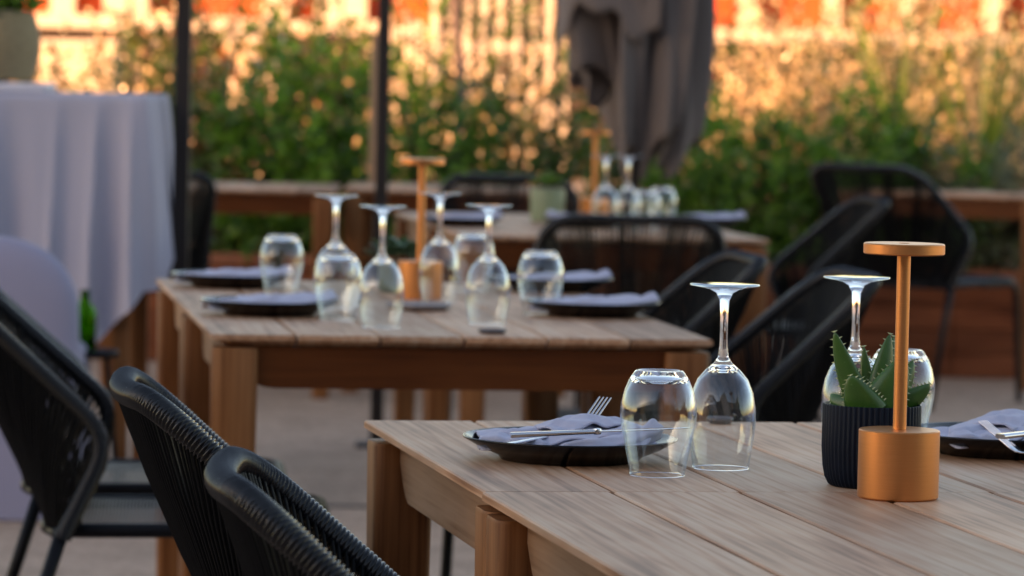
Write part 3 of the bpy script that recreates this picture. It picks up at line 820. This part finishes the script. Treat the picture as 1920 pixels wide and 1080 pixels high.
def tube_cloth(mb, P, w0, h0, seed, n=26):
    "flattened roll of folded cloth along the path P"
    P = resample([Vector(p) for p in P], .004); L = len(P); vs = []; fs = []
    for i, p in enumerate(P):
        t = i / (L - 1); d = (P[min(i + 1, L - 1)] - P[max(i - 1, 0)]).normalized(); s = Vector((-d.y, d.x, 0)).normalized()
        e = min(1, min(t, 1 - t) * L / 3.0 + .28)
        for k in range(n):
            a = 2 * PI * k / n
            wv = 1 + .16 * noise.noise(Vector((t * 5, 3 * math.cos(a), seed))) 
            hh = h0 * (1 + .6 * noise.noise(Vector((t * 6, seed * 2.1, 1.3 * math.cos(a)))))
            lay = 1 + .10 * math.sin(5 * a + t * 4 + seed)
            vs.append(p + s * (math.cos(a) * w0 * wv * lay * e) + Vector((0, 0, max(-h0 * .9, math.sin(a) * hh * lay * e))))
    for i in range(L - 1):
        for k in range(n): fs.append((i * n + k, i * n + (k + 1) % n, (i + 1) * n + (k + 1) % n, (i + 1) * n + k))
    fs += [tuple(range(n))[::-1], tuple((L - 1) * n + k for k in range(n))]
    mb.add(vs, fs)
def sheet(mb, cx, cy, ang, L, W, zf, seed, thick=.0022):
    "one soft folded layer: a rumpled rectangle with thickness"
    nu, nv = 50, 26; ca, sa = math.cos(ang), math.sin(ang); top = []; 
    for i in range(nu + 1):
        for j in range(nv + 1):
            u, v = i / nu - .5, j / nv - .5
            x = u * L * (1 + .05 * noise.noise(Vector((v * 3, seed, 1)))); y = v * W * (1 + .12 * noise.noise(Vector((u * 4, seed, 5))))
            z = zf(u, v) + .0035 * noise.noise(Vector((u * 7, v * 5, seed))) + .0018 * math.sin(u * 19 + v * 9 + seed)
            top.append(Vector((cx + x * ca - y * sa, cy + x * sa + y * ca, z)))
    n = len(top); vs = top + [p - Vector((0, 0, thick)) for p in top]; fs = []; w_ = nv + 1
    for i in range(nu):
        for j in range(nv):
            a = i * w_ + j; fs.append((a, a + w_, a + w_ + 1, a + 1)); fs.append((n + a, n + a + 1, n + a + w_ + 1, n + a + w_))
    per = [i * w_ for i in range(nu + 1)] + [nu * w_ + j for j in range(1, nv + 1)] + [i * w_ + nv for i in range(nu - 1, -1, -1)] + [j for j in range(nv - 1, 0, -1)]
    for a, b_ in zip(per, per[1:] + per[:1]): fs.append((a, b_, n + b_, n + a)[::-1])
    mb.add(vs, fs)
def make_napkin(kind):
    g = MB()
    if kind == 0:      # rumpled fold with rolled ends
        sheet(g, -.010, .020, .10, .195, .095, lambda u, v: .024 + .015 * math.exp(-((u - .12) / .22) ** 2) + .007 * math.cos(v * 5), 2.0)
        sheet(g, -.004, -.008, .02, .200, .085, lambda u, v: .0185 + .012 * math.exp(-((u - .05) / .25) ** 2) + .005 * math.cos(v * 6 + 1), 5.0)
        sheet(g, .020, .016, .5, .12, .065, lambda u, v: .036 + .010 * math.cos(u * 3.2) + .004 * math.cos(v * 5), 8.0)
        sheet(g, .045, -.010, -.35, .10, .060, lambda u, v: .027 + .006 * math.cos(u * 4) + .004 * math.cos(v * 7), 11.0)
        tube_cloth(g, [(-.100, -.022, .0225), (-.080, -.036, .0215), (-.055, -.044, .0195), (-.02, -.050, .0155)], .015, .0095, 1.0)
        tube_cloth(g, [(-.015, -.054, .0165), (.028, -.053, .0185), (.060, -.036, .0245), (.085, -.014, .0315), (.101, .006, .0375)], .0145, .010, 3.0)
        tube_cloth(g, [(-.03, -.038, .020), (.02, -.030, .0235), (.055, -.014, .029), (.080, .006, .035)], .012, .008, 6.0)
        tube_cloth(g, [(-.085, -.008, .027), (-.04, .004, .031), (.01, .016, .037)], .011, .006, 9.0)
    else:              # plain roll laid across the plate
        sheet(g, -.02, .0, .05, .19, .085, lambda u, v: .0165 + .006 * math.cos(v * 5) + .004 * math.exp(-((u) / .3) ** 2), 3.0)
        tube_cloth(g, [(-.10, -.02, .021), (-.04, -.03, .020), (.03, -.025, .021), (.085, -.015, .027), (.118, -.005, .033)], .026, .010, 2.0)
        tube_cloth(g, [(-.06, .02, .024), (.02, .015, .027), (.09, .01, .032)], .020, .008, 7.0)
    o = g.build('napkin', M['napkin']); return tag(o, 'x', 'napkin')
def on(i, dz=0): l = PL[i][0]; return (l[0], l[1], l[2] + dz)
instances(make_napkin(0), [(on(0), 0, 'rumpled lavender napkin under the knife and upright fork'),
                           (on(1), .5, 'rumpled lavender napkin on the plate behind the copper lamp')], 'lavender linen napkins')
instances(make_napkin(1), [(on(2), .25, 'lavender napkin on the corner plate nearest the chairs'),
                           (on(3), .1, 'lavender napkin on the plate by the thicker dark post'),
                           (on(4), .06, 'long rolled lavender napkin near the table corner'),
                           (on(5), .1, 'rolled lavender napkin behind the tumbler'),
                           (on(6), .1, 'lavender napkin on the third table above the chair back'),
                           (on(7), .1, 'greyish napkin on the third table next to the sage green pot'),
                           (on(8), 2.9, 'lavender napkin on the third table below the farthest lamp')], 'lavender linen napkins')

def strip(mb, C, W, T, S_=None):
    "metal strip: centre line C, half widths W, thickness T, in local x (length), y (width), z"
    C = [Vector(c) for c in C]; n = len(C); vs = []; fs = []
    for i, c in enumerate(C):
        d = (C[min(i + 1, n - 1)] - C[max(i - 1, 0)]).normalized(); s = Vector((0, 1, 0)); u = d.cross(s).normalized() * -1
        w_, t = W[i], T[i] * .5
        for (a, b_) in ((-1, -.5), (-.8, -1), (.8, -1), (1, -.5), (1, .5), (.8, 1), (-.8, 1), (-1, .5)): vs.append(c + s * w_ * a + u * t * b_)
    for i in range(n - 1):
        for k in range(8): fs.append((i * 8 + k, i * 8 + (k + 1) % 8, (i + 1) * 8 + (k + 1) % 8, (i + 1) * 8 + k))
    fs += [tuple(range(8))[::-1], tuple((n - 1) * 8 + k for k in range(8))]
    mb.add(vs, fs)
def make_fork():
    g = MB()
    def zc(x):
        z = -.006 * (.5 - .5 * math.cos(PI * min(1, max(0, (x - .08) / .05))))
        d = max(0, x - .132); return z + (.80 * d * d / .05 if d < .025 else .80 * (.0125 + (d - .025)))
    xs = [i * .145 / 24 for i in range(25)]
    strip(g, [(x, 0, zc(x)) for x in xs], [.0085 * (1 - .62 * min(1, x / .09)) + (.0 if x < .12 else (x - .12) * .33) for x in xs], [.003 - .0008 * (x / .145) for x in xs])
    xs = [.143 + i * .012 / 6 for i in range(7)]
    strip(g, [(x, 0, zc(x)) for x in xs], [.0115] * 7, [.0022] * 7)
    for k in range(4):
        y = -.0096 + k * .0064; xs = [.153 + i * .047 / 9 for i in range(10)]
        strip(g, [(x, y * (1 + .05 * i / 9), zc(x)) for i, x in enumerate(xs)], [.0019 - .0009 * i / 9 for i in range(10)], [.002 - .0008 * i / 9 for i in range(10)])
    o = g.build('fork', M['steel'], angle=50); return tag(o, 'x', 'fork')
def make_knife():
    g = MB(); xs = [i * .095 / 12 for i in range(13)]
    strip(g, [(x, 0, 0) for x in xs], [.0075 - .002 * i / 12 for i in range(13)], [.0055 - .001 * i / 12 for i in range(13)])
    g.lathe([(0, -.004), (.0042, -.003), (.0052, 0), (.0042, .003), (0, .004)], 16, (.098, 0, 0))
    xs = [.098 + i * .107 / 14 for i in range(15)]
    strip(g, [(x, -.001 * math.sin(i / 14 * 3), 0) for i, x in enumerate(xs)], [.0055 + .003 * math.sin(PI * min(1, i / 13)) for i in range(14)] + [.0012], [.0016] * 15)
    o = g.build('knife', M['steel'], angle=50); return tag(o, 'x', 'knife')
from mathutils import Euler
fk = make_fork(); kn = make_knife()
b0 = Vector(on(0))
def pose(o, p, yaw, pitch, roll_=0): o.location = p; o.rotation_euler = Euler((roll_, -pitch, yaw), 'XYZ')
def pose_at(o, local, world, yaw, pitch, roll_=0):
    "put the tool so that its local point lands on the world point"
    e = Euler((roll_, -pitch, yaw), 'XYZ'); o.rotation_euler = e
    o.location = Vector(world) - e.to_matrix() @ Vector(local)
ZT = .043
fk['label'] = 'steel fork leaning tines up in the nearest napkin'; fk['group'] = 'steel forks'
fk.scale = (.86, .86, .86); pose_at(fk, (.172, 0, .033), at_y(1135, 745, 4.62), .84, math.radians(4))
f2 = fk.copy(); COL.objects.link(f2); f2['label'] = 'steel fork with raised tines behind the copper lamp'
pose_at(f2, (.172, 0, .033), at_y(1842, 789, 4.66), 2.50, math.radians(-5))
kn['label'] = 'steel knife lying along the napkin below the leaning fork'; kn['group'] = 'steel knives'
pose_at(kn, (.098, 0, 0), at_y(1120, 809, 4.48), .10, math.radians(3))
k2 = kn.copy(); COL.objects.link(k2); k2['label'] = 'steel knife on the napkin behind the copper lamp'
pose_at(k2, (.098, 0, 0), at_y(1985, 806, 4.60), .7, math.radians(2))

def dish(px, py, r_, mat, label, name='small_dish', h=.008, grp=None):
    p = at(px, py); o = MB().lathe([(0, 0), (r_ * .78, 0), (r_, h * .6), (r_ * .98, h), (r_ * .9, h * .9), (r_ * .6, h * .55), (0, h * .5)], 40).build(name, mat)
    o.location = (p.x, p.y, Z); tag(o, label, 'dish', grp)
dish(1350, 794, .017, M['stone'], 'tiny dark stone dish seen through the sharp wine glass', grp='tiny dark stone dishes')
dish(923, 626, .024, M['stone'], 'tiny dark stone dish by the broad apron table edge', grp='tiny dark stone dishes')
dish(785, 581, .061, M['tile'], 'grey clay saucer in front of the lamp with the succulent', 'saucer', .012)

# lamps
def make_lamp():
    root = empty('table_lamp', (0, 0, 0)); tag(root, 'x', 'table lamp')
    R_ = .0430; bv = .0012
    MB().lathe([(0, .0), (R_ - .002, 0), (R_ - .0014, .0012), (R_ - .0002, .0016), (R_, .003), (R_, .073 - bv), (R_ - bv, .073), (0, .073)], 96).build('base', M['copper'], root, angle=35)
    MB().lathe([(.0072, .0731), (.0072, .2590)], 32).build('stem', M['copper'], root)
    MB().lathe([(0, .2590), (R_ - .003, .2590), (R_ - bv, .2588), (R_, .2600), (R_, .2705 - bv), (R_ - bv, .2705), (0, .2705)], 96).build('shade', M['copper'], root, angle=35)
    MB().lathe([(0, .2705), (.0055, .2705), (.0058, .2709), (.005, .2711), (0, .2711)], 32).build('switch', M['copper'], root)
    MB().lathe([(.010, .2585), (R_ - .006, .2585), (R_ - .006, .2589), (.010, .2589)], 48, closed=True).build('diffuser', M['tray'], root)
    return root
pl1 = at(787, 560); pl3 = at(1113, 417)
instances(make_lamp(), [((*P3(1683, 934)[:2], Z), 0, 'sharp copper orange table lamp with flat disc head before the aloe'),
                        ((pl1.x, pl1.y, Z), 0, 'copper table lamp with the succulent behind it on the middle tables'),
                        ((pl3.x, pl3.y, Z), 0, 'farthest copper table lamp beside the closed parasol')], 'cordless copper table lamps')

# potted aloe
pp = at(1631, 911)
pa = empty('potted_aloe', (pp.x, pp.y, Z)); tag(pa, 'spiky green aloe in a ribbed navy pot behind the copper lamp', 'potted plant')
prof = [(0, 0), (.043, 0), (.0455, .002), (.0495, .010), (.0518, .022), (.0532, .042), (.0532, .088), (.0526, .0895), (.0510, .0895), (.0502, .088), (.0495, .078), (0, .077)]
def ribs(a, j): return 1 + (.013 * math.cos(56 * a) if 2 <= j <= 6 else 0)
MB().lathe(prof, 448, mod=ribs).build('pot', M['navy_pot'], pa, angle=60)
MB().lathe([(0, .080), (.030, .081), (.0498, .0785)], 40).build('soil', M['soil'], pa)
K = 4.35 / F_PX
def aloe_leaf(bx, by, tip, depth, w_, bend=0, seed=0):
    "bx,by,tip in photo pixels; depth of the tip relative to the pot centre (m, + is away)"
    b3 = Vector(((bx - 1631) * K, by, .080)); t3 = Vector(((tip[0] - 1631 - (911 - tip[1]) * .0214) * K, depth, (911 - tip[1]) * K - .0))
    t3.z -= 0
    mid = b3.lerp(t3, .5) + Vector((bend, 0, -abs(bend) * .2 + .003)); g = MB(); n = 22; Q = []; vs = []; fs = []
    for i in range(n + 1):
        t = i / n; Q.append(b3 * (1 - t) ** 2 + mid * 2 * t * (1 - t) + t3 * t * t)
    ctr = Vector((0, 0, 1)); edges = []
    for i, p in enumerate(Q):
        t = i / n; d = (Q[min(i + 1, n)] - Q[max(i - 1, 0)]).normalized()
        out = Vector((p.x, p.y, 0)); out = (out if out.length > .004 else Vector((0, -1, 0))).normalized()
        out = Vector((out.x * .35, out.y * .35 - 1, 0)).normalized() if abs(depth) < .5 else out
        s = d.cross(out).normalized(); o_ = s.cross(d).normalized()
        hw = w_ * .76 * ((1 - t) ** .75 * (1 + .35 * t)) + .0004; th = hw * .42
        ring = []
        for k in range(12):
            a = 2 * PI * k / 12; x = math.cos(a); y = math.sin(a)
            yy = (y * th if y < 0 else y * th * .25 - (1 - abs(x)) * th * .25)
            ring.append(p + s * x * hw - o_ * yy)
        vs += ring; edges.append((p + s * hw, s, d, hw)); edges.append((p - s * hw, -s, d, hw))
    for i in range(n):
        for k in range(12): fs.append((i * 12 + k, i * 12 + (k + 1) % 12, (i + 1) * 12 + (k + 1) % 12, (i + 1) * 12 + k))
    fs.append(tuple(n * 12 + k for k in range(12)))
    g.add(vs, fs); lo = g.build('leaf', M['aloe'], pa)
    te = MB()
    for i, (p, s, d, hw) in enumerate(edges):
        if (i // 2) % 2 == 0 and i > 3:
            L_ = .0035; b_ = .0012; o_ = s.cross(d)
            te.add([p - s * .0006 + d * b_, p - s * .0006 - d * b_, p - s * .0006 + o_ * b_, p + s * L_ + d * .0012], [(0, 1, 3), (1, 2, 3), (2, 0, 3), (0, 2, 1)])
    te.build('teeth', M['aloe_teeth'], lo, smooth=False)
aloe_leaf(1618, .004, (1563, 622), .0, .022, -.006)
aloe_leaf(1612, .018, (1572, 662), .03, .014, -.004)
aloe_leaf(1628, .015, (1621, 651), .02, .013, 0)
aloe_leaf(1642, .012, (1671, 626), .02, .023, -.002)
aloe_leaf(1650, .020, (1680, 632), .035, .018, 0)
aloe_leaf(1622, -.020, (1589, 700), -.030, .030, -.004)
aloe_leaf(1640, -.012, (1692, 662), -.012, .036, .004)
aloe_leaf(1648, .004, (1744, 717), .008, .021, .016)
aloe_leaf(1640, .030, (1660, 700), .045, .018, 0)
aloe_leaf(1652, .014, (1716, 676), .03, .022, .010)
aloe_leaf(1600, .0, (1560, 742), .02, .016, -.01)

# other potted plants
def pot_plant(px, py, r_, h, mat, leafm, label, n, L, spread, lh, seed):
    p = at(px, py); root = empty('potted_plant', (p.x, p.y, Z)); tag(root, label, 'potted plant')
    MB().lathe([(0, 0), (r_ * .9, 0), (r_, .004), (r_ * 1.02, h - .003), (r_, h), (r_ * .9, h), (r_ * .88, h - .012), (0, h - .012)], 48).build('pot', mat, root, angle=40)
    MB().lathe([(0, h - .008), (r_ * .87, h - .010)], 24).build('soil', M['soil'], root)
    lv = MB(); r = random.Random(seed)
    for i in range(n):
        a = r.uniform(0, 2 * PI); q = r.random() ** .5; b_ = Vector((math.cos(a) * q * spread * .6, math.sin(a) * q * spread * .6, h + lh * (1 - q * .6) * r.uniform(.3, 1)))
        leaf(lv, b_, Vector((math.cos(a), math.sin(a), .55)) + rv(r) * .4, Vector((0, 0, 1)), L * r.uniform(.6, 1.1), L * .5, r.random())
    lv.build('leaves', leafm, root, smooth=False)
pot_plant(752, 548, .045, .060, M['grey_pot'], M['succulent'], 'low blue green succulent in a dark pot behind the middle lamp', 110, .040, .075, .045, 3)
pot_plant(1026, 416, .050, .098, M['green_pot'], M['herb'], 'small bright green herb in a sage green pot', 130, .026, .060, .050, 4)

# ================================================================= WHITE CLOTHED TABLE WITH BASKET
YT = 11.15; xr = at_y(272, 175, YT).x; ztop = at_y(150, 178, YT).z
bt = empty('bar_table', (xr - .42, YT + .35, 0)); tag(bt, 'high bar table hidden under a long white tablecloth', 'table')
g = MB(); g.box(-.41, .41, -.33, .33, ztop - .03, ztop - .006); g.build('tabletop', M['frame_x_shaded'], bt, smooth=False)
for sx in (-1, 1):
    for sy in (-1, 1):
        g = MB(); g.box(sx * .36 - .02, sx * .36 + .02, sy * .29 - .02, sy * .29 + .02, 0, ztop - .03); g.build('leg', M['frame_z'], bt, smooth=False)
g = MB(); vs = []; fs = []; hwx, hwy, rc = .425, .345, .03; n = 360; nz = 46
def per(t):
    L = [2 * hwx, 2 * hwy, 2 * hwx, 2 * hwy]; tot = sum(L); d = t * tot
    if d < L[0]: return Vector((-hwx + d, -hwy, 0)), Vector((0, -1, 0)), d / L[0], 0
    d -= L[0]
    if d < L[1]: return Vector((hwx, -hwy + d, 0)), Vector((1, 0, 0)), d / L[1], 1
    d -= L[1]
    if d < L[2]: return Vector((hwx - d, hwy, 0)), Vector((0, 1, 0)), d / L[2], 2
    d -= L[2]; return Vector((-hwx, hwy - d, 0)), Vector((-1, 0, 0)), d / L[3], 3
for i in range(n):
    t = i / n; p, nn, u, sd_ = per(t)
    cd_ = min(u, 1 - u); cn = Vector((p.x / hwx, p.y / hwy, 0)); k = max(0, 1 - cd_ / .12); nn = (nn * (1 - k * .5) + cn.normalized() * k * .5).normalized()
    hem = .30 if sd_ in (0,) else .55
    if sd_ == 0: hem = .36 + max(0, (u - .80)) * 1.0
    if sd_ == 1: hem = .56 + .1 * u
    for j in range(nz + 1):
        v = j / nz; z = ztop - (ztop - hem) * v
        ph = u * (23 if sd_ % 2 == 0 else 16) + sd_ * 2.0 + .35 * math.sin(v * 2 + u * 7) + 1.6 * noise.noise(Vector((u * 3, sd_, 4))); wave = (.052 if sd_ != 1 else .020) * ((1 - abs(math.sin(ph))) ** 1.6 - .35) + .015 * math.sin(u * 39 + 1.3 + v) + .02 * noise.noise(Vector((t * 22, v * 1.6, 2)))
        off = (v ** .7) * (.034 + wave * 1.0)
        if j == 0: off = -.004
        vs.append((p.x + nn.x * off, p.y + nn.y * off, z - (0 if j else -.002)))
for i in range(n):
    for j in range(nz):
        a, b_ = i * (nz + 1) + j, ((i + 1) % n) * (nz + 1) + j; fs.append((a, a + 1, b_ + 1, b_))
c0 = len(vs); vs.append((0, 0, ztop + .002))
for i in range(n): fs.append((c0, i * (nz + 1), ((i + 1) % n) * (nz + 1)))
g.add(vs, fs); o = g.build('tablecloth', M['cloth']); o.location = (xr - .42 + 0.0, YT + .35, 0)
tag(o, 'long white tablecloth hanging in folds over the high bar table', 'tablecloth')
xt = at_y(10, 165, YT + .3).x
g = MB(); g.box(-.16, .13, -.14, .14, 0, .026); o = g.build('tray', M['tray'], smooth=False, bevel=.006); o.location = (xt, YT + .3, ztop + .003)
tag(o, 'pale flat tray under the wicker basket', 'tray')
bk = empty('basket_planter', (at_y(-4, 100, YT + .3).x, YT + .3, ztop + .03)); tag(bk, 'grey wicker basket with trailing green leaves on the clothed table', 'basket')
def wk(a, j): return 1 + .03 * math.cos(26 * a + (j % 2) * PI)
MB().lathe([(0, 0)] + [(.098 + .022 * math.sin(PI * k / 26) , .006 + k * .0075) for k in range(27)] + [(.086, .205), (.08, .19), (0, .188)], 104, mod=wk).build('basket', M['wicker'], bk)
lv = MB(); r = random.Random(9)
for i in range(420):
    a = r.uniform(0, 2 * PI); q = r.random(); p = Vector((math.cos(a) * .11 * q, math.sin(a) * .11 * q, .19 + .14 * r.random() * (1 - q * .5))); leaf(lv, p, Vector((math.cos(a), math.sin(a), .5)) + rv(r), rv(r), .05, .022, r.random())
lv.build('leaves', M['herb'], bk, smooth=False)

# slip-covered chair in front of it
YC = 10.3; cxr = at_y(132, 600, YC).x
cc = empty('covered_chair', (cxr - .26, YC + .1, 0)); tag(cc, 'chair under a smooth white slipcover with rounded shoulders', 'chair')
def covered(hw, dp, h, zbase, name, y0, crown):
    vs = []; fs = []; na = 96; nz = 34
    for i in range(na):
        a = 2 * PI * i / na; ca, sa = math.cos(a), math.sin(a)
        ex = (abs(ca) ** .55) * (1 if ca > 0 else -1); ey = (abs(sa) ** .55) * (1 if sa > 0 else -1)
        for j in range(nz + 1):
            t = j / nz
            if t < .6: z = zbase + (h - crown) * t / .6; k = 1.04 - .04 * t / .6 + .010 * math.sin(9 * a) * (1 - t / .6)
            else:
                q = (t - .6) / .4 * PI / 2; z = zbase + h - crown + crown * math.sin(q); k = max(.0, math.cos(q)) ** .75
            vs.append((ex * hw * k, y0 + ey * dp * (k if t > .6 else k), z))
    for i in range(na):
        for j in range(nz):
            a, b_ = i * (nz + 1) + j, ((i + 1) % na) * (nz + 1) + j; fs.append((a, b_, b_ + 1, a + 1))
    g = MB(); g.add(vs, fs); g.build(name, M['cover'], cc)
covered(.27, .07, .735, .004, 'backrest', 0, .20)
covered(.26, .24, .47, .004, 'seat', .31, .05)
# dark stool with a green bottle
ps = at_y(166, 690, 10.75)
st = empty('side_stool', (ps.x, 10.75, 0)); tag(st, 'small dark stool between covered chair and tablecloth, holding the bottle', 'stool')
zs = at_y(150, 655, 10.75).z
MB().lathe([(0, zs - .02), (.075, zs - .02), (.08, zs - .015), (.08, zs - .004), (.076, zs), (0, zs)], 40).build('seat', M['black_metal'], st, angle=40)
for k in range(3):
    a = k * 2 * PI / 3 + .4; g = MB(); g.tube([(math.cos(a) * .05, math.sin(a) * .05, zs - .02), (math.cos(a) * .09, math.sin(a) * .09, 0)], .008, 8); g.build('leg', M['black_metal'], st)
pb = at_y(158, 650, 10.75); g = MB()
g.lathe([(0, .006), (.028, 0), (.031, .003), (.031, .085), (.027, .105), (.014, .125), (.0115, .150), (.0125, .152), (.0125, .160), (.0095, .160), (.0095, .126), (.024, .102), (.028, .085), (.028, .008), (0, .009)], 40)
o = g.build('bottle', M['bottle']); o.location = (pb.x, 10.75, zs + .0005); tag(o, 'green glass bottle on the small dark stool', 'bottle')
